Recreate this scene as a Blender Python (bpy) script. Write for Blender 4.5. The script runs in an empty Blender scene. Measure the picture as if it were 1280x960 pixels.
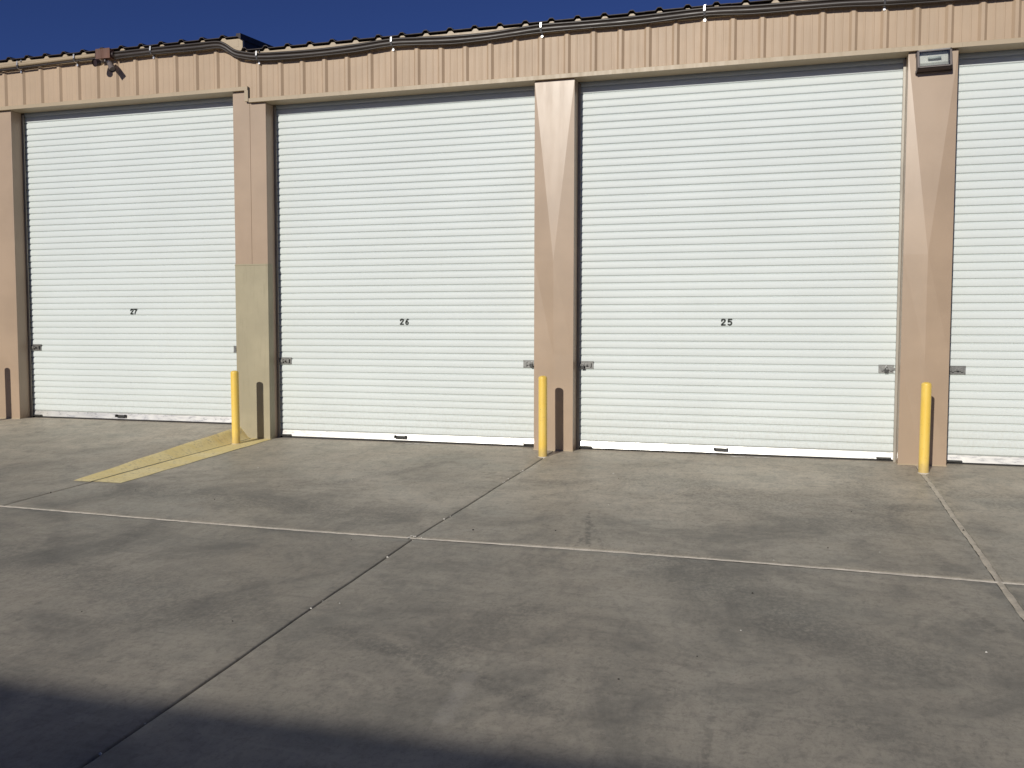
import bpy, math, random
from math import radians, sin, cos, pi
from mathutils import Vector, Matrix
random.seed(7)
S = bpy.context.scene
COL = S.collection

# ------------------------------------------------------------------ camera
cam = bpy.data.cameras.new("camera")
camo = bpy.data.objects.new("camera", cam); COL.objects.link(camo); S.camera = camo
yaw, pit, rol = 0.2906, -0.0604, 0.0014
fw = Vector((-sin(yaw)*cos(pit), cos(yaw)*cos(pit), sin(pit)))
rt = Vector((cos(yaw), sin(yaw), 0)); up = rt.cross(fw)
r2 = rt*cos(rol)+up*sin(rol); u2 = -rt*sin(rol)+up*cos(rol)
M = Matrix((r2, u2, -fw)).transposed().to_4x4(); M.translation = Vector((2.581, -11.277, 1.5387))
camo.matrix_world = M
cam.sensor_width = 36; cam.lens = 36*1163.65/1280; cam.clip_start = .05; cam.clip_end = 2000

# ------------------------------------------------------------------ sky, sun, exposure
EL, AZ = radians(21.3), radians(11.5)          # sun low behind the camera, a little to the left
sd = Vector((-sin(AZ)*cos(EL), -cos(AZ)*cos(EL), sin(EL)))   # direction to the sun
W = bpy.data.worlds.new("World"); S.world = W; W.use_nodes = True
nt = W.node_tree; bg = nt.nodes["Background"]
sky = nt.nodes.new("ShaderNodeTexSky"); sky.sky_type = 'NISHITA'; sky.sun_disc = False
sky.sun_elevation = EL; sky.sun_rotation = math.atan2(sd.x, sd.y)
sky.altitude = 1500; sky.air_density = 0.60; sky.dust_density = 0.0; sky.ozone_density = 9.0
tint = nt.nodes.new("ShaderNodeMix"); tint.data_type = 'RGBA'; tint.blend_type = 'MULTIPLY'; tint.inputs[0].default_value = 1
tint.inputs[7].default_value = (1.25, .88, 1.02, 1)       # deep desert sky, a shade more violet than the model gives
nt.links.new(sky.outputs[0], tint.inputs[6]); nt.links.new(tint.outputs[2], bg.inputs[0]); bg.inputs[1].default_value = 0.053
sun = bpy.data.lights.new("sun", 'SUN'); sun.energy = 3.5; sun.angle = radians(.55); sun.color = (1, .955, .87)
suno = bpy.data.objects.new("sun", sun); COL.objects.link(suno)
suno.rotation_euler = sd.to_track_quat('Z', 'Y').to_euler(); suno.location = sd*60
S.view_settings.view_transform = 'Standard'; S.view_settings.look = 'None'
S.view_settings.exposure = 0; S.view_settings.gamma = 1; S.view_settings.use_curve_mapping = False

# ------------------------------------------------------------------ node helpers
class N:
    def __init__(s, name):
        s.m = bpy.data.materials.new(name); s.m.use_nodes = True; s.t = s.m.node_tree
        s.b = s.t.nodes["Principled BSDF"]; s.co = s.t.nodes.new("ShaderNodeNewGeometry").outputs["Position"]
    def n(s, ty): return s.t.nodes.new(ty)
    def l(s, a, b): s.t.links.new(a, b)
    def put(s, sock, v):
        if hasattr(v, 'is_linked') or isinstance(v, bpy.types.NodeSocket): s.l(v, sock)
        else: sock.default_value = v
    def math(s, op, a, b=0.0, c=None, clamp=False):
        k = s.n("ShaderNodeMath"); k.operation = op; k.use_clamp = clamp
        s.put(k.inputs[0], a); s.put(k.inputs[1], b)
        if c is not None: s.put(k.inputs[2], c)
        return k.outputs[0]
    def noise(s, scale, detail=4, rough=.55, stretch=(1, 1, 1), off=0, dist=0, vec=None):
        mp = s.n("ShaderNodeMapping"); mp.inputs["Scale"].default_value = stretch
        mp.inputs["Location"].default_value = (off, off*.7, off*.3)
        s.l(vec or s.co, mp.inputs[0])
        k = s.n("ShaderNodeTexNoise"); k.inputs["Scale"].default_value = scale
        k.inputs["Detail"].default_value = detail; k.inputs["Roughness"].default_value = rough
        k.inputs["Distortion"].default_value = dist
        s.l(mp.outputs[0], k.inputs["Vector"]); return k.outputs["Fac"]
    def ramp(s, f, lo, hi, a=0.0, b=1.0):
        k = s.n("ShaderNodeMapRange"); k.interpolation_type = 'SMOOTHSTEP'
        s.put(k.inputs[0], f); k.inputs[1].default_value = lo; k.inputs[2].default_value = hi
        k.inputs[3].default_value = a; k.inputs[4].default_value = b
        return k.outputs[0]
    def mix(s, f, a, b, mode='MIX'):
        k = s.n("ShaderNodeMix"); k.data_type = 'RGBA'; k.blend_type = mode
        s.put(k.inputs[0], f)
        for sock, v in ((k.inputs[6], a), (k.inputs[7], b)):
            if isinstance(v, tuple): sock.default_value = (*v[:3], 1)
            else: s.l(v, sock)
        return k.outputs[2]
    def bump(s, h, strength=.3, dist=.01, prev=None):
        k = s.n("ShaderNodeBump"); k.inputs["Strength"].default_value = strength
        k.inputs["Distance"].default_value = dist; s.l(h, k.inputs["Height"])
        if prev: s.l(prev, k.inputs["Normal"])
        return k.outputs[0]
    def done(s, col, rough=.5, metal=0.0, nrm=None, spec=.5):
        if isinstance(col, tuple): s.b.inputs["Base Color"].default_value = (*col[:3], 1)
        else: s.l(col, s.b.inputs["Base Color"])
        s.put(s.b.inputs["Roughness"], rough); s.b.inputs["Metallic"].default_value = metal
        s.b.inputs["Specular IOR Level"].default_value = spec
        if nrm: s.l(nrm, s.b.inputs["Normal"])
        return s.m
def scl(c, k): return tuple(x*k for x in c)

def paint(name, c, rough=.4, var=.1, dirt=.25, streak=(3, 3, .35), spec=.5, bmp=.04, metal=0.0):
    s = N(name)
    a = s.noise(1.4, 3); b = s.noise(6, 5, .6, streak, 3); d = s.noise(60, 3, .6, (1, 1, .3), 8)
    col = s.mix(s.ramp(a, .35, .7), scl(c, 1-var*.6), scl(c, 1+var*.4))
    col = s.mix(s.math('MULTIPLY', s.ramp(b, .5, .8), dirt), col, scl(c, .6))
    col = s.mix(s.math('MULTIPLY', s.ramp(d, .55, .8), dirt*.5), col, scl(c, .7))
    w = s.noise(2.2, 2, .5, (1, 1, .5), 5)
    n1 = s.bump(w, bmp*3, .02); n2 = s.bump(d, bmp, .002, n1)
    r = s.ramp(b, .3, .8, rough-.02, rough+.02+dirt*.4)
    return s.done(col, r, metal, n2, spec)

TAN = paint("tan_metal_paint", (.468, .347, .236), .50, .10, .14, (8, 8, .3), .35)
TANP = paint("tan_pillar_paint", (.410, .303, .212), .37, .12, .05, (2, 2, .25), .5, .01)
TANJ = paint("tan_trim_paint", (.43, .34, .225), .45, .1, .2)
OLIVE = paint("olive_beige_paint", (.38, .335, .225), .5, .16, .3, (5, 5, .4), .4)
def door_white():
    s = N("white_door_paint"); c = (.635, .68, .665)
    sep = s.n("ShaderNodeSeparateXYZ"); s.l(s.co, sep.inputs[0]); z = sep.outputs[2]
    a = s.noise(.9, 3, .5, (1, 1, 1.4)); st = s.noise(5, 5, .6, (1.3, 1, .10), 3); hz = s.noise(9, 4, .6, (.12, 1, 2.4), 6); f = s.noise(35, 5, .7, (1, 1, .6), 9)
    col = s.mix(s.ramp(a, .35, .68), scl(c, .985), scl(c, 1.015))
    col = s.mix(s.math('MULTIPLY', s.ramp(hz, .5, .75), .06), col, scl(c, .78))
    col = s.mix(s.math('MULTIPLY', s.ramp(st, .56, .78), .05), col, (.50, .48, .42))
    low = s.ramp(z, .15, .85, 1, 0)
    g = s.math('MULTIPLY', s.math('MULTIPLY', low, s.ramp(f, .38, .7)), .20); col = s.mix(g, col, (.42, .38, .31))
    col = s.mix(s.math('MULTIPLY', s.ramp(f, .66, .74), .22), col, (.35, .33, .30))
    n1 = s.bump(s.noise(1.3, 2, .5, (1, 1, 1.6), 5), .10, .02); n2 = s.bump(f, .03, .002, n1)
    return s.done(col, s.ramp(hz, .3, .8, .50, .58), 0, n2, .34)
WHITE = door_white()
BROWN = paint("dark_brown_roof_paint", (.020, .011, .012), .6, .2, .1)
PIPE = paint("brown_conduit_paint", (.036, .027, .021), .38, .25, .3, (1, 6, 6), .6)
TANPIPE = paint("tan_conduit_paint", (.40, .31, .20), .4, .15, .3, (1, 6, 6))
RUST = paint("rusty_brown_box_paint", (.16, .075, .05), .6, .5, .6, (8, 8, .5))
BRONZE = paint("bronze_fixture_paint", (.034, .021, .021), .4, .4, .35)
BRONZEL = paint("weathered_bronze_paint", (.15, .125, .115), .35, .4, .4)
GALV = paint("galvanised_steel", (.55, .56, .55), .38, .35, .4, (4, 4, 4), .5, .05, .85)
GUIDE = paint("painted_guide_steel", (.36, .33, .28), .45, .2, .3, (3, 3, .4), .5, .05, .3)
BAR = paint("bright_bottom_bar", (.66, .65, .62), .27, .16, .5, (1.5, 1.5, 6), .5, .05, .4)
LATCH = paint("dull_latch_steel", (.26, .26, .25), .36, .4, .4, (6, 6, 6), .5, .05, .75)
CHROME = paint("bright_strap_metal", (.55, .55, .55), .34, .1, .1, (2, 2, 2), .6, .02, 1.0)
DARKM = paint("dark_hardware_metal", (.06, .06, .058), .4, .3, .3, (4, 4, 4), .5, .05, .3)
RUBBER = paint("black_rubber_seal", (.025, .023, .022), .7, .3, .4)
SHADE = paint("dark_interior_steel", (.06, .055, .05), .8, .2, .3)
LENSB = paint("white_reflector", (.60, .60, .57), .35, .15, .3, (6, 6, 2), .6, .05, .25)
INK = N("black_number_paint").done((.012, .02, .015), .5)

def yellow():
    s = N("yellow_bollard_paint"); c = (.85, .58, .105)
    a = s.noise(3, 4); b = s.noise(14, 5, .65, (1, 1, .35), 4); f = s.noise(45, 4, .7, (1, 1, .5), 9)
    col = s.mix(s.ramp(a, .35, .7), c, (.86, .61, .15))
    col = s.mix(s.math('MULTIPLY', s.ramp(b, .56, .75), .35), col, (.55, .34, .07))
    col = s.mix(s.ramp(f, .68, .73), col, (.30, .24, .14))
    sep = s.n("ShaderNodeSeparateXYZ"); s.l(s.co, sep.inputs[0])
    low = s.ramp(s.math('ADD', sep.outputs[2], s.math('MULTIPLY', s.math('SUBTRACT', b, .5), .25)), .0, .16, .5, 0)
    col = s.mix(low, col, (.40, .31, .17))
    sc = s.noise(11, 4, .7, (1, 1, 5), 14); col = s.mix(s.math('MULTIPLY', s.ramp(sc, .64, .70), .6), col, (.45, .33, .16))
    return s.done(col, .42, 0, s.bump(f, .08, .003), .5)
YEL = yellow()
def yellow_ground():
    s = N("worn_yellow_ground_paint"); c = (.86, .70, .33)
    a = s.noise(1.5, 5, .6, (1, 2.5, 1)); b = s.noise(22, 6, .75, (1, 1, 1), 4); g = s.noise(140, 3, .6, (1, 1, 1), 9)
    col = s.mix(s.ramp(a, .35, .68), (.83, .67, .29), (.90, .76, .40))
    wear = s.math('MULTIPLY', s.ramp(b, .50, .66), s.ramp(a, .34, .60))
    col = s.mix(s.math('MULTIPLY', wear, .85), col, (.44, .36, .22))
    col = s.mix(s.math('MULTIPLY', s.ramp(g, .5, .8), .25), col, (.38, .32, .19))
    return s.done(col, .65, 0, s.bump(g, .3, .003), .3)
YGR = yellow_ground()
def sealant(name, c, k=.3):
    s = N(name); a = s.noise(9, 4, .7); b = s.noise(60, 4, .7, (1, 1, 1), 3)
    col = s.mix(s.ramp(a, .35, .65), scl(c, 1-k), scl(c, 1.1))
    col = s.mix(s.math('MULTIPLY', s.ramp(b, .55, .7), .6), col, scl(c, .35))
    return s.done(col, .75, 0, s.bump(b, .5, .005), .3)
SEALW = sealant("pale_joint_sealant", (.72, .66, .56), .15); SEALT = sealant("tan_joint_sealant", (.60, .535, .43), .15)
GRIT = sealant("dark_joint_filler", (.055, .05, .045)); CHIP = sealant("pale_paint_chip", (.72, .70, .64), .1)

def concrete():
    s = N("broom_finished_concrete")
    sep = s.n("ShaderNodeSeparateXYZ"); s.l(s.co, sep.inputs[0]); X, Y = sep.outputs[0], sep.outputs[1]
    # slightly warped copy of the coordinates, for ragged marks
    wn = s.n("ShaderNodeTexNoise"); wn.inputs["Scale"].default_value = 2.2; wn.inputs["Detail"].default_value = 5
    s.l(s.co, wn.inputs["Vector"])
    ws = s.n("ShaderNodeSeparateXYZ"); s.l(wn.outputs["Color"], ws.inputs[0])
    wx = s.math('MULTIPLY_ADD', s.math('SUBTRACT', ws.outputs[0], .5), .22, X)
    wy = s.math('MULTIPLY_ADD', s.math('SUBTRACT', ws.outputs[1], .5), .35, Y)
    def seg(x0, y0, x1, y1, w, soft=1.0):
        dx, dy = x1-x0, y1-y0; L2 = dx*dx+dy*dy
        px = s.math('SUBTRACT', wx if soft > .5 else X, x0); py = s.math('SUBTRACT', wy if soft > .5 else Y, y0)
        t = s.math('DIVIDE', s.math('ADD', s.math('MULTIPLY', px, dx), s.math('MULTIPLY', py, dy)), L2, clamp=True)
        ex = s.math('SUBTRACT', px, s.math('MULTIPLY', t, dx)); ey = s.math('SUBTRACT', py, s.math('MULTIPLY', t, dy))
        d = s.math('SQRT', s.math('ADD', s.math('MULTIPLY', ex, ex), s.math('MULTIPLY', ey, ey)))
        return s.ramp(d, w*.25, w, 1, 0)
    big = s.noise(.42, 5, .55, (.75, 1.1, 1), 2.3, .4); med = s.noise(1.15, 7, .66, (1.0, .85, 1), 7, .8); mot = s.noise(4.5, 5, .6, (1.2, .7, 1), 31, .6)
    streak = s.noise(4, 7, .72, (.35, 1.8, 1), 11, .6); diag = s.noise(3.2, 5, .65, (.9, .9, 1), 17, 1.2)
    fine = s.noise(34, 6, .75, (1.1, .8, 1), 21); grain = s.noise(260, 3, .6, (1, 1, 1), 5)
    base = (.355, .315, .255)
    col = s.mix(s.ramp(big, .34, .66), (.445, .395, .31), (.60, .53, .415))
    hue = s.noise(.8, 4, .6, (.9, 1.1, 1), 61, .8); hue2 = s.noise(2.6, 5, .65, (.8, 1.2, 1), 67, .8)
    col = s.mix(s.math('MULTIPLY', s.ramp(hue, .50, .66), .40), col, (.46, .385, .29)); col = s.mix(s.math('MULTIPLY', s.ramp(hue, .50, .34), .30), col, (.30, .30, .245))
    col = s.mix(s.math('MULTIPLY', s.ramp(hue2, .54, .70), .25), col, (.40, .32, .25)); col = s.mix(s.math('MULTIPLY', s.ramp(hue2, .46, .30), .25), col, (.25, .25, .21))
    # grime from traffic, greenish grey
    band = s.ramp(s.math('ADD', Y, s.math('MULTIPLY', s.math('SUBTRACT', big, .5), 3.0)), -4.2, -.8, 1, 0)
    g1 = s.math('MULTIPLY', s.ramp(med, .42, .72), s.math('MULTIPLY_ADD', band, .62, .16))
    col = s.mix(g1, col, (.165, .165, .145))
    col = s.mix(s.math('MULTIPLY', band, .50), col, (.212, .198, .166))
    col = s.mix(s.math('MULTIPLY', s.ramp(mot, .48, .68), .30), col, (.19, .18, .155))
    col = s.mix(s.math('MULTIPLY', s.ramp(mot, .42, .25), .22), col, (.50, .44, .36))
    g2 = s.math('MULTIPLY', s.ramp(streak, .5, .78), .20); col = s.mix(g2, col, (.175, .16, .14))
    g3 = s.math('MULTIPLY', s.ramp(streak, .46, .22), .28); col = s.mix(g3, col, (.46, .41, .335))
    g4 = s.math('MULTIPLY', s.ramp(diag, .55, .75), .30); col = s.mix(g4, col, (.17, .155, .135))
    fs = s.noise(13, 7, .78, (1.25, .7, 1), 41, .6); fd = s.noise(13, 6, .75, (1, 1, 1), 47, .8)
    rot = s.n("ShaderNodeMapping"); rot.inputs["Rotation"].default_value = (0, 0, radians(38)); rot.inputs["Scale"].default_value = (.35, 2.2, 1); s.l(s.co, rot.inputs[0])
    fr = s.noise(7, 6, .72, (1, 1, 1), 3, .3, rot.outputs[0])
    col = s.mix(s.math('MULTIPLY', s.ramp(fs, .50, .64), .32), col, (.14, .13, .11))
    col = s.mix(s.math('MULTIPLY', s.ramp(fs, .45, .32), .14), col, (.60, .54, .44))
    col = s.mix(s.math('MULTIPLY', s.ramp(fr, .50, .68), .26), col, (.15, .14, .12))
    col = s.mix(s.math('MULTIPLY', s.ramp(fr, .44, .28), .14), col, (.58, .52, .43))
    col = s.mix(s.math('MULTIPLY', s.ramp(fd, .54, .66), .32), col, (.13, .12, .10))
    # marks with a shape of their own: tyre tracks, stains, scrapes
    dark = [(.0, -6.38, .52, -6.57, .13, .5), (.52, -6.57, 1.03, -6.82, .12, .5), (1.03, -6.82, 1.49, -7.06, .12, .4),
            (.76, -6.44, .99, -5.77, .28, .38), (1.71, -4.41, 2.67, -5.54, .42, .45), (2.57, -5.56, 3.27, -5.99, .35, .4),
            (-2.54, -5.3, -2.78, -4.3, .13, .45), (-2.42, -3.02, -1.9, -2.28, .16, .35), (-1.9, -2.28, -1.26, -1.07, .16, .3),
            (-3.35, -5.51, -1.01, -6.23, .45, .38), (-4.0, -3.22, -.89, -3.67, .5, .42), (1.3, -1.6, 3.2, -2.9, .75, .33),
            (3.2, -.35, 3.42, -2.4, .36, .30), (-1.2, -5.48, -.61, -6.12, .16, .3), (2.83, -6.83, 3.36, -7.1, .14, .3),
            (-.1, -1.9, .5, -1.8, .14, .35), (3.4, -2.2, 4.05, -2.15, .22, .4), (4.2, -1.4, 5.2, -2.6, .4, .35), (-.6, -6.3, -1.6, -6.7, .3, .25)]
    rag = s.ramp(fine, .30, .62)
    for x0, y0, x1, y1, w, k in dark:
        f = s.math('MULTIPLY', s.math('MULTIPLY', seg(x0, y0, x1, y1, w), k*1.0), rag)
        col = s.mix(f, col, (.115, .11, .095))
    for x0, y0, x1, y1, w, k in [(.85, -3.08, 1.09, -4.2, .035, .55), (.97, -3.5, 1.0, -4.3, .03, .45), (.93, -3.36, 1.2, -4.2, .03, .4),
                                 (2.27, -7.4, 2.25, -6.77, .03, .3), (2.41, -7.29, 2.44, -6.81, .035, .3), (3.57, -4.77, 3.78, -5.37, .05, .35)]:
        f = s.math('MULTIPLY', s.math('MULTIPLY', seg(x0, y0, x1, y1, w, 0), k), s.ramp(s.noise(18, 3, .6, (1, 1, 1), x0), .42, .58))
        col = s.mix(f, col, (.08, .075, .065))
    for cx, cy, R, w, k, x0, x1, y0, y1 in [(7.2, -2.9, 3.7, .11, .42, 2, 5, -6, .3), (7.2, -2.9, 3.42, .05, .25, 2, 5, -6, .3), (-3.2, -9.6, 5.2, .12, .38, -1, 3, -8, -3.5),
                                 (-3.2, -9.6, 4.9, .06, .25, -1, 3, -8, -3.5), (4.6, -10.4, 4.4, .13, .40, 1, 5, -8, -5), (-6.5, -7.5, 4.1, .12, .35, -5, -1, -6, -2.5), (-.5, 3.2, 8.2, .16, .30, -4, 4.2, -6, -3)]:
        dx = s.math('SUBTRACT', X, cx); dy = s.math('SUBTRACT', Y, cy)
        d = s.math('ABSOLUTE', s.math('SUBTRACT', s.math('SQRT', s.math('ADD', s.math('MULTIPLY', dx, dx), s.math('MULTIPLY', dy, dy))), R))
        win = s.math('MULTIPLY', s.math('MULTIPLY', s.ramp(X, x0, x0+.8), s.ramp(X, x1-.8, x1, 1, 0)), s.math('MULTIPLY', s.ramp(Y, y0, y0+.6), s.ramp(Y, y1-.6, y1, 1, 0)))
        f = s.math('MULTIPLY', s.math('MULTIPLY', s.ramp(d, w*.6, w, 1, 0), win), s.math('MULTIPLY', s.ramp(s.noise(5, 5, .7, (1, 1, 1), cx), .38, .60), k*.7))
        col = s.mix(f, col, (.12, .115, .10))
    f = s.math('MULTIPLY', seg(1.0, -6.77, 1.05, -7.28, .07, 0), s.math('MULTIPLY', rag, .45)); col = s.mix(f, col, (.5, .46, .4))
    # small dark spots and pale flecks
    vo = s.n("ShaderNodeTexVoronoi"); vo.inputs["Scale"].default_value = 2.6; s.l(s.co, vo.inputs["Vector"])
    sp = s.math('MULTIPLY', s.ramp(vo.outputs["Distance"], .02, .055, 1, 0), s.ramp(fine, .5, .6)); col = s.mix(s.math('MULTIPLY', sp, .7), col, (.07, .06, .05))
    col = s.mix(s.math('MULTIPLY', s.ramp(fine, .49, .64), .32), col, (.15, .14, .12))
    col = s.mix(s.math('MULTIPLY', s.ramp(grain, .5, .8), .35), col, (.12, .11, .1))
    col = s.mix(s.math('MULTIPLY', s.ramp(grain, .42, .2), .25), col, (.5, .46, .4))
    n1 = s.bump(fine, .15, .006); n2 = s.bump(grain, .35, .002, n1)
    return s.done(col, s.ramp(med, .3, .7, .5, .68), 0, n2, .5)
CONC = concrete()
def earth():
    s = N("dry_ground"); a = s.noise(.3, 6); b = s.noise(9, 5)
    col = s.mix(a, (.28, .22, .16), (.2, .17, .13)); col = s.mix(s.math('MULTIPLY', b, .5), col, (.3, .25, .2))
    return s.done(col, .9, 0, s.bump(b, .5, .03))
EARTH = earth()
def glass():
    s = N("clear_ribbed_fixture_glass"); tr = s.n("ShaderNodeBsdfTransparent"); tr.inputs[0].default_value = (.96, .97, .96, 1)
    gl = s.n("ShaderNodeBsdfGlossy"); gl.inputs["Roughness"].default_value = .12; mx = s.n("ShaderNodeMixShader")
    w = s.n("ShaderNodeTexWave"); w.bands_direction = 'X'; w.inputs["Scale"].default_value = 14; s.l(s.co, w.inputs["Vector"])
    s.l(s.bump(w.outputs["Fac"], .25, .004), gl.inputs["Normal"])
    lw = s.n("ShaderNodeFresnel"); lw.inputs[0].default_value = 1.6
    s.l(s.math('ADD', lw.outputs[0], .06), mx.inputs[0]); s.l(tr.outputs[0], mx.inputs[1]); s.l(gl.outputs[0], mx.inputs[2])
    s.l(mx.outputs[0], s.t.nodes["Material Output"].inputs[0]); return s.m
GLASS = glass()

# ------------------------------------------------------------------ mesh helpers
class MB:
    def __init__(s): s.v = []; s.f = []
    def add(s, vs, fs):
        o = len(s.v); s.v += [tuple(p) for p in vs]; s.f += [tuple(o+i for i in f) for f in fs]; return s
    def box(s, x0, x1, y0, y1, z0, z1, R=None, at=None):
        p = [Vector((x, y, z)) for x in (x0, x1) for y in (y0, y1) for z in (z0, z1)]
        if R is not None: p = [R @ q for q in p]
        if at is not None: p = [q+Vector(at) for q in p]
        return s.add(p, [(0, 1, 3, 2), (4, 6, 7, 5), (0, 4, 5, 1), (2, 3, 7, 6), (0, 2, 6, 4), (1, 5, 7, 3)])
    def extrude(s, prof, a, b, fn, cap=True):
        """prof: list of 2D points; fn(p, t) gives a 3D point; closed ring when cap"""
        n = len(prof); s.add([fn(p, a) for p in prof]+[fn(p, b) for p in prof],
            [(i, (i+1) % n, n+(i+1) % n, n+i) for i in range(n if cap else n-1)] +
            ([tuple(range(n))[::-1], tuple(range(n, 2*n))] if cap else []))
        return s
    def tube(s, pts, r, k=12, cap=True):
        pts = [Vector(p) for p in pts]; n = len(pts); vs = []; nrm = None
        for i, p in enumerate(pts):
            t = (pts[min(i+1, n-1)]-pts[max(i-1, 0)]).normalized()
            if nrm is None:
                nrm = t.orthogonal().normalized()
            nrm = (nrm - t*nrm.dot(t)).normalized(); bi = t.cross(nrm)
            rr = r[i] if isinstance(r, (list, tuple)) else r
            vs += [p+(nrm*cos(2*pi*j/k)+bi*sin(2*pi*j/k))*rr for j in range(k)]
        fs = [(i*k+j, i*k+(j+1) % k, (i+1)*k+(j+1) % k, (i+1)*k+j) for i in range(n-1) for j in range(k)]
        if cap: fs += [tuple(range(k))[::-1], tuple(range((n-1)*k, n*k))]
        return s.add(vs, fs)
    def mesh(s, name, mat, smooth=False, auto=None):
        me = bpy.data.meshes.new(name); me.from_pydata(s.v, [], s.f); me.update()
        me.materials.append(mat)
        if smooth or auto:
            for p in me.polygons: p.use_smooth = True
            if auto: 
                try: me.set_sharp_from_angle(angle=radians(auto))
                except Exception: pass
        return me
    def build(s, name, mat, parent=None, smooth=False, auto=None, bevel=0, loc=(0, 0, 0)):
        return link(name, s.mesh(name, mat, smooth, auto), parent, bevel, loc)
def link(name, me, parent=None, bevel=0, loc=(0, 0, 0)):
    o = bpy.data.objects.new(name, me); COL.objects.link(o); o.location = loc
    if parent:
        o.parent = parent
        if bevel == 0: pass
    if bevel:
        b = o.modifiers.new("bevel", 'BEVEL'); b.width = bevel; b.segments = 2; b.limit_method = 'ANGLE'; b.angle_limit = radians(35)
    return o
def thing(name, label, cat, loc=(0, 0, 0), group=None):
    o = bpy.data.objects.new(name, None); COL.objects.link(o); o.location = loc; o.empty_display_size = .2
    return tag(o, label, cat, group)
def tag(o, label, cat, group=None):
    o['label'] = label; o['category'] = cat
    if group: o['group'] = group
    return o

# ------------------------------------------------------------------ dimensions
B = 4.27; PW = .504; H = 4.574; RS = .163       # bay, pillar width, header height, rise of the left section
XS = -4.585                                      # where the left, higher section ends
def interp(tab, t):
    if t <= tab[0][0]: return tab[0][1]
    for (a, u), (b, v) in zip(tab, tab[1:]):
        if t <= b: return u+(v-u)*(t-a)/(b-a)
    return tab[-1][1]
def crest(y): return interp([(-3.07, -4.825), (-1.4, -4.80), (0, -4.735)], y)
def Z(x, y):
    z = .0414*y if y > -12 and y < 0 else (0 if y >= 0 else -.0414*12+.02*(-12-y))
    rise = .158*min(1, max(0, 1+y/3.07)); c = crest(y)
    return z+rise*min(1, max(0, (-4.60-x)/(-4.60-c)))

# ------------------------------------------------------------------ ground and pavement
g = MB().add([(-400, -400, -.95), (400, -400, -.95), (400, 400, -.95), (-400, 400, -.95)], [(0, 1, 2, 3)]).build("ground", EARTH)
g['kind'] = 'structure'
YB = [.62, -4.27, -8.56, -12.9, -16.2, -19.3]
YBf = lambda j, x: YB[j] + ((-.0135*(x+2)+.03*sin(x*.9)) if j == 1 else 0)
def XBf(i, y):       # the joints that run away from the building
    x = -.29+4.265*(i-5)
    if i == 4: x = interp([(-4.3, -4.64), (-3, -4.612), (-1.5, -4.583), (-.5, -4.56)], y)
    if i == 5: x = interp([(-8.1, -.285), (-6.8, -.304), (-5.8, -.321), (-4.3, -.337), (-2.7, -.291), (-.5, -.237)], y)
    return x+.0035*sin(y*3.1+i)+.0012*sin(y*13+i*2)
def sheet(us, vs, fn):
    m = MB(); n = len(vs)
    m.add([fn(u, v) for u in us for v in vs], [(i*n+j, (i+1)*n+j, (i+1)*n+j+1, i*n+j+1) for i in range(len(us)-1) for j in range(n-1)])
    return m
xs = [XBf(0, 0)+k*.5 for k in range(int((XBf(10, 0)-XBf(0, 0))/.5)+1)]
ys = [-22+k*.25 for k in range(91)]
pav = sheet([x for x in xs if not -5.2 < x < -4.2]+[], ys, lambda x, y: (x, y, Z(x, y)-.035))
pav = MB()
xs2 = sorted([x for x in xs if not -5.3 < x < -4.3]+[-5.25, -4.95, -4.82, -4.72, -4.62, -4.5, -4.3])
pav = sheet(xs2, ys, lambda x, y: (x, y, Z(x, y)-.035)).build("pavement", GRIT); pav['kind'] = 'structure'
GAPX = {4: .016, 5: .016, 6: .05}; GAPY = {1: .052}
def lin(n): return [i/n for i in range(n+1)]
for i in range(0, 10):
    for j in range(0, 5):
        near = 3 <= i <= 6 and j <= 1
        gx0, gx1 = GAPX.get(i, .02)/2, GAPX.get(i+1, .02)/2; gy0, gy1 = GAPY.get(j, .02)/2, GAPY.get(j+1, .02)/2
        nx, ny = (34, 34) if near else (8, 10)
        def pt(u, v, i=i, j=j, gx0=gx0, gx1=gx1, gy0=gy0, gy1=gy1):
            y = YB[j]+(YB[j+1]-YB[j])*v
            for _ in range(2):
                xa, xb = XBf(i, y)+gx0, XBf(i+1, y)-gx1
                if i == 3 and j == 0 and y > -3.07:
                    c = crest(y); x = xa+(c-xa)*(u/.9) if u <= .9 else c+(xb-c)*((u-.9)/.1)
                else: x = xa+(xb-xa)*u
                ya, yb = YBf(j, x)-gy0, YBf(j+1, x)+gy1
                y = ya+(yb-ya)*v
            return x, y
        us = lin(nx); vs = lin(ny); us = [0, .0025]+us[1:-1]+[.9975, 1]; vs = [0, .0025]+vs[1:-1]+[.9975, 1]
        if i == 3 and j == 0: us = [0, .0025]+[u*.9 for u in lin(30)][1:]+[.925, .95, .975, .995, 1.0]
        m = MB(); n = len(vs); P = [[pt(u, v) for v in vs] for u in us]; nu = len(us)
        e = .004
        V = []
        for a in range(nu):
            for b in range(n):
                x, y = P[a][b]; edge = a in (0, nu-1) or b in (0, n-1)
                V.append((x, y, Z(x, y)-(e if edge else 0)+(0 if edge else .0015*sin(x*2.3+y)*sin(y*1.9))))
        F = [(a*n+b, a*n+b+1, (a+1)*n+b+1, (a+1)*n+b) for a in range(nu-1) for b in range(n-1)]
        ring = [(a, 0) for a in range(nu)]+[(nu-1, b) for b in range(1, n)]+[(a, n-1) for a in range(nu-2, -1, -1)]+[(0, b) for b in range(n-2, 0, -1)]
        o = len(V)
        for a, b in ring:
            x, y = P[a][b]; V.append((x, y, Z(x, y)-.05))
        for k in range(len(ring)):
            k2 = (k+1) % len(ring); a, b = ring[k]; c, d = ring[k2]
            F.append((a*n+b, c*n+d, o+k2, o+k))
        m.add(V, F)
        sl = m.build("slab", CONC, pav)
        for p in sl.data.polygons: p.use_smooth = True
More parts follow.
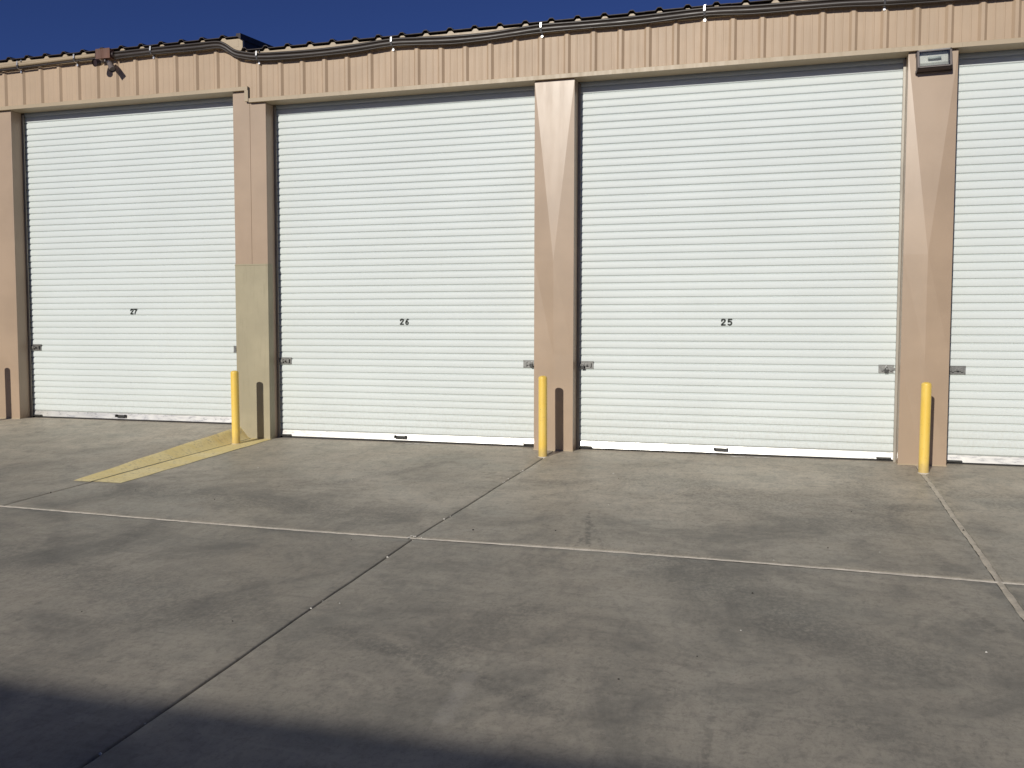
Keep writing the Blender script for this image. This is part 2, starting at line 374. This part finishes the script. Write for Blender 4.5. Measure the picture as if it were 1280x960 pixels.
# sealant in the joints
def strip(pts, w, off, wob, name, mat, z=-.001):
    m = MB(); V = []
    for k, (x, y) in enumerate(pts):
        x2, y2 = pts[min(k+1, len(pts)-1)]; x1, y1 = pts[max(k-1, 0)]
        t = Vector((x2-x1, y2-y1)).normalized(); nn = Vector((-t.y, t.x))
        o = off+random.uniform(-wob, wob)*.6; hw = w/2*(1+random.uniform(-.18, .18))
        for q in (-1, -.3, .3, 1):
            px, py = x+nn.x*(o+q*hw), y+nn.y*(o+q*hw); V.append((px, py, Z(px, py)+z-(.004 if abs(q) == 1 else 0)))
    m.add(V, [(4*k+a, 4*k+a+1, 4*k+a+5, 4*k+a+4) for k in range(len(pts)-1) for a in range(3)])
    return m.build(name, mat, pav, smooth=True)
cp = [(-13+.06*k, YBf(1, -13+.06*k)) for k in range(430)]
strip(cp, .034, .008, .005, "joint_sealant", SEALW)
jp = [(XBf(6, .5-.06*k), .5-.06*k) for k in range(212)]
strip(jp, .044, 0, .0015, "joint_sealant", SEALT)
# yellow painted wedge beside the step in the slab
ysn = lin(40)
m = sheet([0, .33, .66, 1], ysn, lambda u, v: (lambda y: (lambda x: (x, y, Z(x, y)+.004))(XBf(4, y)+.010+(-4.237+.006*sin(y*9)-XBf(4, y)-.010)*u))(-3.03+3.03*v))
m.build("painted_marking", YGR, pav, smooth=True)
def leftpt(u, v):
    y = -3.05+3.05*v; a = crest(y)-.012+.008*sin(y*7); b = XBf(4, y)-.012; x = a+(b-a)*u
    return (x, y, Z(x, y)+.004)
m = sheet([0, .07, .25, .5, .75, 1], ysn, leftpt); m.build("painted_marking", YGR, pav, smooth=True)
# paint chips below the doors, grit in the joints
def chips(spots, name, mat, r0, r1):
    m = MB()
    for x, y in spots:
        k = random.randint(5, 8); ra = [random.uniform(r0, r1) for _ in range(k)]; a0 = random.random()*6
        sx = random.uniform(1, 2.2)
        vs = [(x, y, Z(x, y)+.005)]+[(x+cos(a0+2*pi*q/k)*ra[q]*sx, y+sin(a0+2*pi*q/k)*ra[q], Z(x, y)+.003) for q in range(k)]
        m.add(vs, [(0, 1+q, 1+(q+1) % k) for q in range(k)])
    o = m.build(name, mat, pav); o['kind'] = 'stuff'
chips([(1.93+random.uniform(-.04, .42), .10+random.uniform(-.02, .02)) for _ in range(16)]+[(-2.3+random.uniform(0, .42), .09+random.uniform(-.02, .02)) for _ in range(16)]
      + [(1.71, .15), (1.72, .16)], "paint_chip", CHIP, .014, .032)
def stones(spots, name, mat, r0, r1):
    m = MB()
    for x, y in spots:
        r = random.uniform(r0, r1); z = Z(x, y)+r*.3
        d = [Vector(q)*r*random.uniform(.7, 1.2)+Vector((x, y, z)) for q in ((1, 0, 0), (-1, 0, 0), (0, 1, 0), (0, -1, 0), (0, 0, .8), (0, 0, -1))]
        m.add(d, [(4, 0, 2), (4, 2, 1), (4, 1, 3), (4, 3, 0), (5, 2, 0), (5, 1, 2), (5, 3, 1), (5, 0, 3)])
    o = m.build(name, mat, pav); o['kind'] = 'stuff'
jy = [random.uniform(-8, -.6) for _ in range(13)]
stones([(XBf(5, y)+random.uniform(-.012, .012), y) for y in jy] + [(random.uniform(-4, 4.2), random.uniform(-7.3, -.6)) for _ in range(9)]
       + [(XBf(5, -4.27)+random.uniform(-.06, .06), -4.27+random.uniform(-.05, .05)) for _ in range(8)], "pale_grit", CHIP, .005, .011)
stones([(random.uniform(-4, 4.2), random.uniform(-7.3, -.6)) for _ in range(16)]+[(XBf(6, -2.9), -2.95), (XBf(4, -3.6), -3.6)], "dark_grit", GRIT, .004, .010)

# ------------------------------------------------------------------ storage building
bld = thing("storage_building", "long tan metal storage building with white numbered roll-up doors and a stepped roof", "building")
ZP = {-2: RS, -1: 0, 0: 0, 1: 0, 2: 0, -3: RS}
def profile_rib(panel=3, pitch=.3275, h=.028):
    P = []
    for k in range(panel):
        c = pitch*(k+.5)
        P += [(c-.128, 0), (c-.122, .003), (c-.112, .003), (c-.106, 0), (c-.046, 0), (c-.017, h), (c+.017, h), (c+.046, 0), (c+.106, 0), (c+.112, .003), (c+.122, .003), (c+.128, 0)]
    w = pitch*panel
    return [(0, 0)]+P+[(w, 0)], w
RIB, WPW = profile_rib()
def wall_panel(x0, z0, z1, name="wall_panel", k0=0, k1=3, mat=TAN):
    prof = [p for p in RIB if k0*.3275-1e-6 <= p[0] <= k1*.3275+1e-6]
    prof = ([(k0*.3275, 0)] if prof[0][0] > k0*.3275+1e-6 else [])+prof+([(k1*.3275, 0)] if prof[-1][0] < k1*.3275-1e-6 else [])
    t = .004
    ring = [(a, b) for a, b in prof]+[(a, b-t) for a, b in reversed(prof)]
    return MB().extrude(ring, z0, z1, lambda p, z: (x0+p[0], -.020-p[1], z)).mesh(name, mat)
x = 2.53-.5*.3275-WPW*15
me_l = me_r = None
while x < 13:
    a, b = x, x+WPW-.002
    if b < -4.6:
        me_l = me_l or wall_panel(0, H+RS+.012, 5.392); link("wall_panel", me_l, bld, loc=(a, random.uniform(-.0015, .0015), 0))
    elif a > -4.52:
        me_r = me_r or wall_panel(0, H+.012, 5.225); link("wall_panel", me_r, bld, loc=(a, random.uniform(-.0015, .0015), 0))
    else:
        k = [q for q in range(4) if a+q*.3275 <= -4.50][-1]
        if k > 1: link("wall_panel", wall_panel(0, H+RS+.012, 5.392, k1=k-1), bld, loc=(a, 0, 0))
        if k > 0: link("wall_panel", wall_panel(0, H+RS+.012, 5.275, k0=k-1, k1=k), bld, loc=(a, 0, 0))
        if k < 3: link("wall_panel", wall_panel(0, H+.012, 5.225, k0=k), bld, loc=(a, 0, 0))
    x += WPW
XE0, XE1 = -13.4, 13.35
# trims under the header, with the soffit that returns to the doors
def trim(x0, x1, z):
    ring = [(-.052, z), (-.052, z+.05), (-.049, z+.053), (-.018, z+.053), (-.018, z+.012), (.205, z+.012), (.205, z)]
    m = MB().extrude(ring, x0, x1, lambda p, t: (t, p[0], p[1])); return m.build("header_trim", TANJ, bld)
trim(XE0, -4.513, H+RS); trim(-4.497, -1.85, H); trim(-1.849, 4.30, H); trim(4.301, XE1, H)
MB().box(-4.56, -4.505, -.052, -.019, H+.014, H+RS-.001).build("step_trim", TANJ, bld)
MB().box(-4.504, -4.498, -.046, -.02, H+.02, H+RS+.04).build("step_gap", SHADE, bld)
# pillars
def pillar(xr, zt, zb, xl=None, facet=False):
    xl = xr-PW if xl is None else xl
    m = MB(); D = .2
    if facet:
        xm = (xl+xr)/2; vy = -.030
        V = [(xl, 0, zb), (xr, 0, zb), (xr, 0, zt), (xl, 0, zt), (xm, vy, 2.36), (xm, 0, zb), (xl, D, zb), (xr, D, zb), (xr, D, zt), (xl, D, zt),
             (xl, 0, 2.36), (xr, 0, 2.36), (xm, vy*.35, 1.2), (xl, 0, 1.2), (xr, 0, 1.2)]
        F = [(3, 4, 2), (3, 10, 4), (2, 4, 11), (10, 13, 12, 4), (4, 12, 14, 11), (13, 0, 5, 12), (12, 5, 1, 14),
             (0, 13, 10, 3, 9, 6), (1, 7, 8, 2, 11, 14), (3, 2, 8, 9), (6, 9, 8, 7)]
        m.add(V, F)
    else: m.box(xl, xr, 0, D, zb, zt)
    return m.build("pillar", TANP, bld, bevel=.005)
for i in range(-3, 4):
    xr = i*B
    if i == -1: continue
    pillar(xr, H-.002+(RS if i <= -2 else 0), Z(xr, 0)-.03, facet=i in (0, 1, 2, 3))
# the pillar at the step is made of two tall pieces
pl = MB().box(-B-PW, -4.513, 0, .2, -.03, H+RS-.002).build("pillar", TANP, bld, bevel=.004)
pr = MB().box(-4.5128, -B, .003, .2, -.03, H-.002).build("pillar", TANP, bld, bevel=.004)
wr = MB().box(-B-PW-.004, -B+.004, -.006, .12, -.02, 2.385); wr.box(-B-PW-.006, -B+.006, -.010, .121, 2.385, 2.405)
wr = wr.build("pillar_wrap", OLIVE, bld, bevel=.003); wr['label'] = "olive beige lower jacket on the pillar between doors 27 and 26"
# pillar base flashings
for i in range(-3, 4):
    if i == -1: continue
    MB().box(i*B-PW-.003, i*B+.003, -.004, .198, Z(i*B, 0)-.02, Z(i*B, 0)+.012).build("pillar_base", TANJ, bld)
# eave trims with humps under the roof ribs
RPH = .05
def hump(x0, x1, zb, zt, y0, y1, h, name, mat, slope=0.0, ylen=None, hem=.012):
    prof = [(x0, zt)]
    k = math.ceil((x0-RPH-.05)/.3275)
    while RPH+k*.3275-.05 < x1:
        c = RPH+k*.3275
        for dx, dz in ((-.048, 0), (-.02, h), (.02, h), (.048, 0)):
            if x0 < c+dx < x1: prof.append((c+dx, zt+dz))
        k += 1
    prof.append((x1, zt)); m = MB(); n = len(prof); V = []
    for yy, dz in ((y0, 0), (y1, slope*(y1-y0))):
        for a, b in prof: V.append((a, yy, b+dz))
        for a, b in prof: V.append((a, yy, (b-hem if hem else zb)+dz))
    F = [(i, i+1, i+1+n, i+n)[::-1] for i in range(n-1)]+[(2*n+i, 2*n+i+1, 3*n+i+1, 3*n+i) for i in range(n-1)]
    F += [(i, i+1, 2*n+i+1, 2*n+i) for i in range(n-1)]+[(n+i, 3*n+i, 3*n+i+1, n+i+1) for i in range(n-1)]
    F += [(0, 2*n, 3*n, n), (n-1, 2*n-1, 4*n-1, 3*n-1)]
    return m.add(V, F).build(name, mat, bld)
for x0, x1, dz in ((XE0, XS-.045, .19), (XS+.03, -1.0, 0), (-.999, 2.7, 0), (2.701, XE1, 0)):
    hump(x0, x1, 5.13+dz, 5.228+dz, -.058, -.02, .03, "eave_trim", TANJ, hem=None)
x = RPH-.16375-WPW*14
while x < 13:
    a, b = x, min(x+WPW-.003, XE1)
    for p, q, dz in (((a, min(b, XS), .19), ) if a < XS else ())+(((max(a, XS+.012), b, 0), ) if b > XS+.02 else ()):
        if q-p > .03: hump(p, q, 0, 5.262+dz+random.uniform(-.002, .002), -.090+random.uniform(-.005, .005), 9, .032, "roof_panel", BROWN, slope=.072, hem=.009)
    x += WPW
# end of the raised roof: rake flashing and the short side wall above the lower roof
s_ = .072; y0, y1 = -.112, 9
V = [(XS-.05, y0, 5.478), (XS+.018, y0, 5.478), (XS+.018, y0, 5.40), (XS-.05, y0, 5.448)]
m = MB().add(V+[(a, y1, c+s_*(y1-y0)) for a, b, c in V], [(0, 1, 2, 3), (4, 7, 6, 5), (0, 4, 5, 1), (1, 5, 6, 2), (2, 6, 7, 3), (3, 7, 4, 0)])
m.build("rake_flashing", BROWN, bld)
V = [(XS-.03, -.03, 5.22), (XS+.006, -.03, 5.22), (XS+.006, -.03, 5.44), (XS-.03, -.03, 5.44)]
MB().add(V+[(a, y1, c+s_*(y1+.03)) for a, b, c in V], [(0, 1, 2, 3), (4, 7, 6, 5), (0, 4, 5, 1), (1, 5, 6, 2), (2, 6, 7, 3), (3, 7, 4, 0)]).build("step_wall", BROWN, bld)
MB().box(XS-.27, XS+.012, -.056, -.015, 5.268, 5.425).build("step_trim", TANJ, bld)
# core of the building: back wall, side walls, inner partition behind the doors
m = MB(); m.box(XE0, XE1, 8.8, 9, -.1, 5.8); m.box(XE0, XE0+.15, .0, 8.8, -.1, 5.2); m.box(XE1-.15, XE1, .0, 8.8, -.1, 5.2)
m.box(XE0, XE1, .34, .4, -.1, 5.2)
m.build("wall", TAN, bld)
m = MB(); m.box(XE0, XE1, -.015, .338, 4.80, 5.17); m.build("header_beam", SHADE, bld)

# ---- roll-up doors
PITCH = .0902; YD = .262
slat_prof = [(0, 0), (.02, .0), (.15, .0155), (.21, .0166), (.45, .0168), (.74, .0162), (.88, .0120), (.965, .0045), (1.0, 0.0)]
def slat_mesh(w, ph=0):
    ring = [(z*PITCH, -o) for z, o in slat_prof]+[(PITCH, .002), (0, .002)]
    m = MB(); n = len(ring); nx = 28
    V = []
    for a in range(nx+1):
        xx = w*a/nx
        V += [(xx, p[1]+.0005*sin(a*.37+ph)+.00025*sin(a*.83+ph*2.3), p[0]) for p in ring]
    F = [(a*n+i, (a+1)*n+i, (a+1)*n+(i+1) % n, a*n+(i+1) % n) for a in range(nx) for i in range(n)]
    F += [tuple(range(n)), tuple(range(nx*n, nx*n+n))[::-1]]
    me = m.add(V, F).mesh("slat", WHITE, auto=24); return me
X0, X1 = .010, B-PW-.010
SMS = [slat_mesh(X1-X0, q*1.7) for q in range(5)]
def stroke(m, pts, w, y):
    pts = [Vector(p) for p in pts]
    for k in range(len(pts)):
        a = pts[k]; m.add([(a.x+cos(q*pi/4)*w/2, y, a.y+sin(q*pi/4)*w/2) for q in range(8)], [tuple(range(8))])
    for a, b in zip(pts, pts[1:]):
        t = (b-a).normalized(); nn = Vector((-t.y, t.x))*w/2
        m.add([(a.x+nn.x, y-.0003, a.y+nn.y), (b.x+nn.x, y-.0003, b.y+nn.y), (b.x-nn.x, y-.0003, b.y-nn.y), (a.x-nn.x, y-.0003, a.y-nn.y)], [(0, 1, 2, 3)])
GL = {'2': [[(.04, .70), (.10, .92), (.32, 1), (.54, .93), (.60, .74), (.50, .54), (.22, .27), (.03, .03), (.62, .03)]],
      '5': [[(.58, .98), (.10, .98), (.07, .55), (.30, .63), (.52, .55), (.61, .33), (.52, .10), (.30, .01), (.05, .10)]],
      '6': [[(.50, 1.0), (.25, .72), (.10, .45), (.09, .22), (.20, .04), (.38, .0), (.55, .12), (.57, .34), (.42, .50), (.24, .50), (.11, .36)]],
      '7': [[(.04, .95), (.62, .95), (.45, .58), (.28, .28), (.22, .0)]]}
def number(txt, xc, zc, h, par, gap, w=.019):
    m = MB(); x = -(.62*h+gap/2)
    for ch in txt:
        for st in GL[ch]: stroke(m, [(x+px*h, (pz-.5)*h) for px, pz in st], w, 0)
        x += .62*h+gap
    o = m.build("door_number", INK, par, loc=(xc, YD-.0205, zc)); return o
def latch_mesh(w, flip):
    """sliding bolt latch: plate, two guides, bolt, handle pin"""
    m = MB(); s = -1 if flip else 1
    def bx(x0, x1, *a):
        if flip: x0, x1 = -x1, -x0
        m.box(x0, x1, *a)
    bx(0, .125, -.004, 0, -.045, .045)            # plate on the curtain
    bx(-.06, .10, -.022, -.010, -.012, .012)      # bolt
    bx(.012, .030, -.030, -.004, -.022, .022); bx(.085, .103, -.030, -.004, -.022, .022)
    bx(.050, .066, -.05, -.022, -.008, .008)      # thumb pin
    bx(.0, .125, -.010, -.004, .036, .045); bx(.0, .125, -.010, -.004, -.045, -.036)
    for qx in (.01, .115):
        for qz in (-.03, .03): bx(qx-.005, qx+.005, -.008, -.004, qz-.005, qz+.005)
    m.v = [(a*1.3, b, c*1.05) for a, b, c in m.v]; return m.mesh("latch", LATCH)
LM, LMF = latch_mesh(.125, False), latch_mesh(.125, True)
def handle_mesh(w, lip):
    m = MB(); m.box(-w/2, w/2, -.005, 0, -.004, .022 if lip else .004); m.box(-w/2, w/2, -.042, -.005, -.006, .001)
    if lip: m.box(-w/2, -w/2+.012, -.044, -.004, -.005, .03); m.box(w/2-.012, w/2, -.044, -.004, -.005, .03)
    m.box(-w/2, w/2, -.046, -.040, -.008, .001)
    return m.mesh("handle", DARKM)
HM, HML = handle_mesh(.165, True), handle_mesh(.16, False)
def door(i, txt, label, zo, hc):
    x0 = i*B; n = 50
    back = MB().box(x0+.004, x0+B-PW-.004, YD+.006, YD+.012, zo+.02, 4.70+zo).build("roll_up_door", WHITE, bld)
    if label: back['label'] = label
    for k in range(n):
        o = link("slat", random.choice(SMS), back, loc=(x0+X0+random.uniform(-.004, .004), YD+random.uniform(-.001, .001), zo+.110+k*PITCH))
        o.rotation_euler = (random.gauss(0, .005), 0, random.gauss(0, .00025))
    # bottom bar with its seal
    ring = [(YD-.030, .026), (YD-.012, .106), (YD+.004, .108), (YD+.004, .024)]
    MB().extrude(ring, x0+.014, x0+B-PW-.014, lambda p, t: (t, p[0], p[1]+zo)).build("bottom_bar", BAR, back)
    MB().box(x0+.016, x0+B-PW-.016, YD-.022, YD-.002, zo-.014, zo+.025).build("bottom_seal", RUBBER, back)
    # guides at both sides
    for a, b in ((x0+.001, x0+.034), (x0+B-PW-.028, x0+B-PW-.001)):
        g_ = MB().box(a, b, .203, .212, zo-.02, 4.56+zo); g_.box(a, a+.004 if a < x0+.1 else a+.004, .212, .30, zo-.02, 4.56+zo)
        g_.build("guide", GUIDE, back)
    la = link("latch", LM, back, loc=(x0+.045, YD-.018, 1.075+zo)); lb = link("latch", LMF, back, loc=(x0+B-PW-.045, YD-.018, 1.075+zo))
    link("handle", HM, back, loc=(x0+hc, YD-.028, zo+.062))
    link("handle", HML, back, loc=(x0+.115, YD-.028, zo+.045)); link("handle", HML, back, loc=(x0+B-PW-.13, YD-.028, zo+.045))
    if txt:
        number(txt, x0+{'25': 1.835, '26': 1.905, '27': 1.885}[txt], zo+{'25': 1.612, '26': 1.616, '27': 1.612}[txt], .070, back, {'25': .034, '26': .030, '27': .016}[txt])
    return back
door(-3, None, None, RS, 1.85)
door(-2, '27', "white roll-up door painted 27, left of the olive pillar", RS-.008, 1.64)
door(-1, '26', "white roll-up door painted 26", 0, 1.85)
door(0, '25', "white roll-up door painted 25", -.003, 1.79)
door(1, None, "white roll-up door cut by the right edge of the view", -.006, 1.8)
door(2, None, None, 0, 1.8)

# ------------------------------------------------------------------ padlocks
def padlock(x, z, label, y=YD-.055):
    t = thing("padlock", label, "padlock", (x, y, z), "padlocks on the door latches")
    MB().box(-.021, .021, -.011, .011, -.048, -.004).build("lock_body", DARKM, t, bevel=.004)
    pts = [(-.013, 0, -.006), (-.013, 0, .012)]+[(cos(a)*.013, 0, .012+sin(a)*.013) for a in [pi-.4*k for k in range(8)]]+[(.013, 0, -.006)]
    MB().tube(pts, .0032, 8).build("shackle", CHROME, t, smooth=True)
    return t
padlock(B-PW-.125, 1.078, "dark padlock hanging on the right latch of door 25")
padlock(-B+B-PW-.09, 1.08, "dark padlock on the right latch of door 26")
padlock(.075, 1.065, "dark padlock on the left latch of door 25")

# ------------------------------------------------------------------ bollards
def lathe(prof, k=28):
    m = MB(); n = len(prof)
    V = [(r*cos(2*pi*j/k), r*sin(2*pi*j/k), z) for r, z in prof for j in range(k)]
    F = [(i*k+j, i*k+(j+1) % k, (i+1)*k+(j+1) % k, (i+1)*k+j) for i in range(n-1) for j in range(k)]
    F.append(tuple(range((n-1)*k, n*k))); F.append(tuple(range(k))[::-1])
    return m.add(V, F)
pm = lathe([(.0525, -.06), (.0525, .25), (.0525, .6), (.0525, .955)]).mesh("post", YEL, auto=50)
cm = lathe([(.0525, .955), (.0515, .962), (.046, .972), (.034, .980), (.018, .984), (.004, .985)]).mesh("cap", YEL, auto=50)
fm = lathe([(.062, -.02), (.060, .004), (.0535, .010), (.052, .010)]).mesh("grout_ring", SEALT, auto=50)
first = None
for x, lab, lean in ((-8.84, "yellow bollard at the left pillar, seen only by its shadow", 0), (-4.508, "yellow bollard standing on the yellow painted wedge by door 27", .3),
                     (-.264, "yellow bollard before the pillar between doors 26 and 25", 0), (3.978, "yellow bollard at the pillar under the wall lamp", .5), (8.24, "yellow bollard at the far right pillar", 0)):
    y = -.46; z = Z(x, y) + (0 if x > -8 else 0)
    t = thing("bollard", lab, "bollard", (x, y, z-.002), "yellow bollards in front of the pillars")
    t.rotation_euler = (radians(random.uniform(-.3, .3)), radians(lean), random.uniform(0, 6))
    for nm, me in (("post", pm), ("cap", cm), ("grout_ring", fm)): link(nm, me, t)

# ------------------------------------------------------------------ wall lamp on the right pillar
lamp = thing("wall_lamp", "bronze wall lamp with glass front at the top of the right pillar", "wall lamp", (4.018, -.004, 4.448)); lamp.scale = (1, 1, .86)
ang = Matrix.Rotation(radians(-1.0), 3, 'Y')
m = MB(); w = .175
side = [(0, .140), (-.07, .143), (-.095, .132), (-.135, -.075), (-.130, -.105), (-.10, -.128), (0, -.128)]
# open housing: two cheeks, bottom, back
for sx in (-1, 1):
    xa, xb = sorted((sx*w, sx*(w-.014)))
    m.extrude(side, xa, xb, lambda p, t: ang @ Vector((t, p[0], p[1])))
m.build("housing", BRONZE, lamp, bevel=.004)
m = MB(); m.extrude([(0, -.125), (-.10, -.125), (-.128, -.103), (-.131, -.077), (-.120, -.077), (-.09, -.113), (0, -.113)], -w+.0145, w-.0145, lambda p, t: ang @ Vector((t, p[0], p[1])))
m.box(-w+.0145, w-.0145, -.012, 0, -.112, .137, ang); m.build("lower_housing", BRONZE, lamp)
m = MB(); m.extrude([(-.0125, .139), (-.07, .1425), (-.094, .131), (-.092, .122), (-.07, .133), (-.0125, .128)], -w+.0145, w-.0145, lambda p, t: ang @ Vector((t, p[0], p[1])))
m.build("hood", GALV, lamp)
m = MB()
m.extrude([(-.0125, .118), (-.035, .112), (-.035, -.015), (-.112, -.094), (-.0125, -.104)], -w+.03, w-.03, lambda p, t: ang @ Vector((t, p[0], p[1])))
m.build("reflector", LENSB, lamp)
m = MB(); A_, B_ = (-.097, .122), (-.136, -.098)
m.extrude([A_, B_, (B_[0]+.006, B_[1]), (A_[0]+.006, A_[1])], -w+.016, w-.016, lambda p, t: ang @ Vector((t, p[0], p[1])))
m.build("lens", GLASS, lamp)
m = MB()
def P2(t): return (A_[0]+(B_[0]-A_[0])*t-.004, A_[1]+(B_[1]-A_[1])*t)
for t0, t1, xa, xb in ((0, .055, -w+.002, w-.002), (.94, 1.0, -w+.002, w-.002), (.0, 1.0, -w+.002, -w+.022), (.0, 1.0, w-.022, w-.002)):
    a, b = P2(t0+.001*xa), P2(t1)
    m.extrude([a, b, (b[0]+.010, b[1]), (a[0]+.010, a[1])], xa, xb, lambda p, t: ang @ Vector((t, p[0], p[1])))
m.build("lens_frame", BRONZEL, lamp)
m = MB(); m.tube([ang @ Vector((-.06, -.066, .035)), ang @ Vector((.07, -.066, .035))], .015, 12); m.build("bulb", WHITE, lamp, smooth=True)
m = MB(); [m.box(sx*w-.008, sx*w+.008, -.055, -.02, zz-.014, zz+.014, ang) for sx in (-1, 1) for zz in (.10, -.12)]; m.build("hinge", BRONZE, lamp)

# ------------------------------------------------------------------ conduits along the header
def cat(pts, n=10):
    out = []; P = [pts[0]]+pts+[pts[-1]]
    for k in range(1, len(P)-2):
        a, b, c, d = (Vector(q) for q in P[k-1:k+3])
        for t in range(n):
            t /= n; out.append(.5*((2*b)+(-a+c)*t+(2*a-5*b+4*c-d)*t*t+(-a+3*b-3*c+d)*t**3))
    out.append(Vector(pts[-1])); return out
ZC = [(-6.60, 5.365), (-6.0, 5.372), (-5.3, 5.372), (-4.95, 5.372), (-4.82, 5.335), (-4.68, 5.245), (-4.55, 5.205), (-4.3, 5.165), (-3.9, 5.148), (-3.4, 5.142), (-2.9, 5.158), (-2.39, 5.185), (-2.0, 5.170),
      (-1.55, 5.150), (-1.1, 5.150), (-.7, 5.170), (-.385, 5.186), (.2, 5.180), (.8, 5.180), (1.56, 5.198), (2.1, 5.178), (2.7, 5.165), (3.1, 5.158), (3.6, 5.135), (4.4, 5.12), (5.5, 5.12), (8, 5.13), (13, 5.12)]
cr = thing("conduit_run", "dark brown conduits sagging along the wall below the roof edge", "conduit")
MB().tube(cat([(a, -.092+(0 if -5.1 < a < -4.4 else 0), b-.022) for a, b in ZC]), .033, 12).build("conduit", PIPE, cr, smooth=True)
MB().tube(cat([(a, -.103+.004*sin(a*4), b+.024) for a, b in ZC]), .0155, 10).build("conduit", PIPE, cr, smooth=True)
MB().tube(cat([(a, -.100+.004*sin(a*3+1), b-.058+.004*sin(a*5)) for a, b in ZC]), .011, 8).build("cable", PIPE, cr, smooth=True)
def strapmesh(x, zc, par, r=.047):
    pts = [(x, -.055, zc-.085), (x, -.066, zc-.066), (x, -.118, zc-.055), (x, -.138, zc-.01), (x, -.130, zc+.05), (x, -.09, zc+.066), (x, -.06, zc+.068), (x, -.058, zc+.085)]
    m = MB(); w = .011; V = []
    for p in pts:
        V += [(p[0]-w, p[1], p[2]), (p[0]+w, p[1], p[2]), (p[0]+w, p[1]+.004, p[2]), (p[0]-w, p[1]+.004, p[2])]
    F = [(4*k+a, 4*k+(a+1) % 4, 4*k+4+(a+1) % 4, 4*k+4+a) for k in range(len(pts)-1) for a in range(4)]
    m.add(V, F); m.box(x-.012, x+.012, -.062, -.052, zc-.105, zc-.075); return m.build("strap", CHROME, par)
for x in (-5.985, -4.32, -2.368, -.396, 1.556, 3.5, 5.5): strapmesh(x, interp(ZC, x), cr)
tc = thing("conduit_run", "tan painted conduits left of the rusty box under the roof edge", "conduit")
ZT = [(-13, 5.33), (-10, 5.34), (-8.66, 5.345), (-7.65, 5.368), (-6.88, 5.380)]
MB().tube(cat([(a, -.092, b) for a, b in ZT]), .030, 12).build("conduit", TANPIPE, tc, smooth=True)
MB().tube(cat([(a, -.100, b-.048) for a, b in ZT]), .014, 10).build("cable", PIPE, tc, smooth=True)
for x in (-8.27, -7.27): strapmesh(x, interp(ZT, x)-.005, tc)
jb = thing("junction_box", "rusty brown junction box joining the conduits above door 27", "junction box", (-6.75, -.10, 5.375))
MB().box(-.115, .115, -.055, .045, -.065, .065).build("box", RUST, jb, bevel=.005)
MB().box(-.120, .120, -.062, -.056, -.070, .070).build("cover", RUST, jb, bevel=.002)
m = MB(); m.tube([(-.15, 0, 0), (-.112, 0, 0)], .040, 12); m.tube([(.112, 0, -.01), (.15, 0, -.012)], .042, 12); m.tube([(0, -.01, -.064), (0, -.01, -.10)], .020, 10); m.build("connector", BRONZE, jb)

# ------------------------------------------------------------------ twin floodlight
fl = thing("floodlight", "twin head floodlight hanging below the rusty junction box", "floodlight", (-6.74, -.110, 5.285)); fl.scale = (.85, .85, .85)
MB().tube([(0, 0, .01), (0, 0, -.02)], .038, 16).build("base_plate", BRONZE, fl)
def bell(par, at, d, mats, L=.15, r=.045):
    d = Vector(d).normalized(); at = Vector(at)
    MB().tube([at, at+d*.045, at+d*.075], [r*.55, r*.9, r*.95], 16, True).build("lamp_collar", mats[0], par, auto=40)
    h = MB().tube([at+d*.0755, at+d*L], [r*.98, r*1.12], 18, False)
    h.tube([at+d*(L-.02), at+d*(L-.018)], r*.95, 18); h.build("lamp_head", mats[1], par, auto=40)
m = MB(); m.tube([(0, 0, -.015), (-.03, -.02, -.035), (-.045, -.04, -.045)], .012, 8); m.tube([(0, 0, -.015), (.04, -.02, -.03), (.075, -.035, -.035)], .012, 8); m.build("arm", DARKM, fl)
bell(fl, (-.035, -.03, -.03), (-.25, -.95, -.28), (TANJ, BRONZE), .16, .056)
bell(fl, (.085, -.03, -.02), (.60, -.35, -.75), (CHROME, BRONZEL), .235, .046)

# ------------------------------------------------------------------ building across the driveway (behind the camera; it throws the shadow on the slabs)
ob = thing("storage_building", "tan storage building across the driveway whose roof shades the near slabs", "building", (0, -19.0, 0))
OZ = 4.29
m = MB(); m.box(-32, 26, -9, -.2, -.8, 4.1); m.build("wall", TAN, ob)
m = MB(); m.add([(-32.2, 0, OZ), (26.2, 0, OZ), (26.2, -9.2, OZ+.6), (-32.2, -9.2, OZ+.6), (-32.2, 0, OZ-.03), (26.2, 0, OZ-.03), (26.2, -9.2, OZ+.57), (-32.2, -9.2, OZ+.57)],
                [(0, 1, 2, 3), (4, 7, 6, 5), (0, 4, 5, 1), (1, 5, 6, 2), (2, 6, 7, 3), (3, 7, 4, 0)]); m.build("roof", BROWN, ob)
dm = MB().box(0, 3.75, -.198, -.15, -.6, 3.3).mesh("roll_up_door", WHITE)
for k in range(12): link("roll_up_door", dm, ob, loc=(-30+k*4.5, 0, 0))
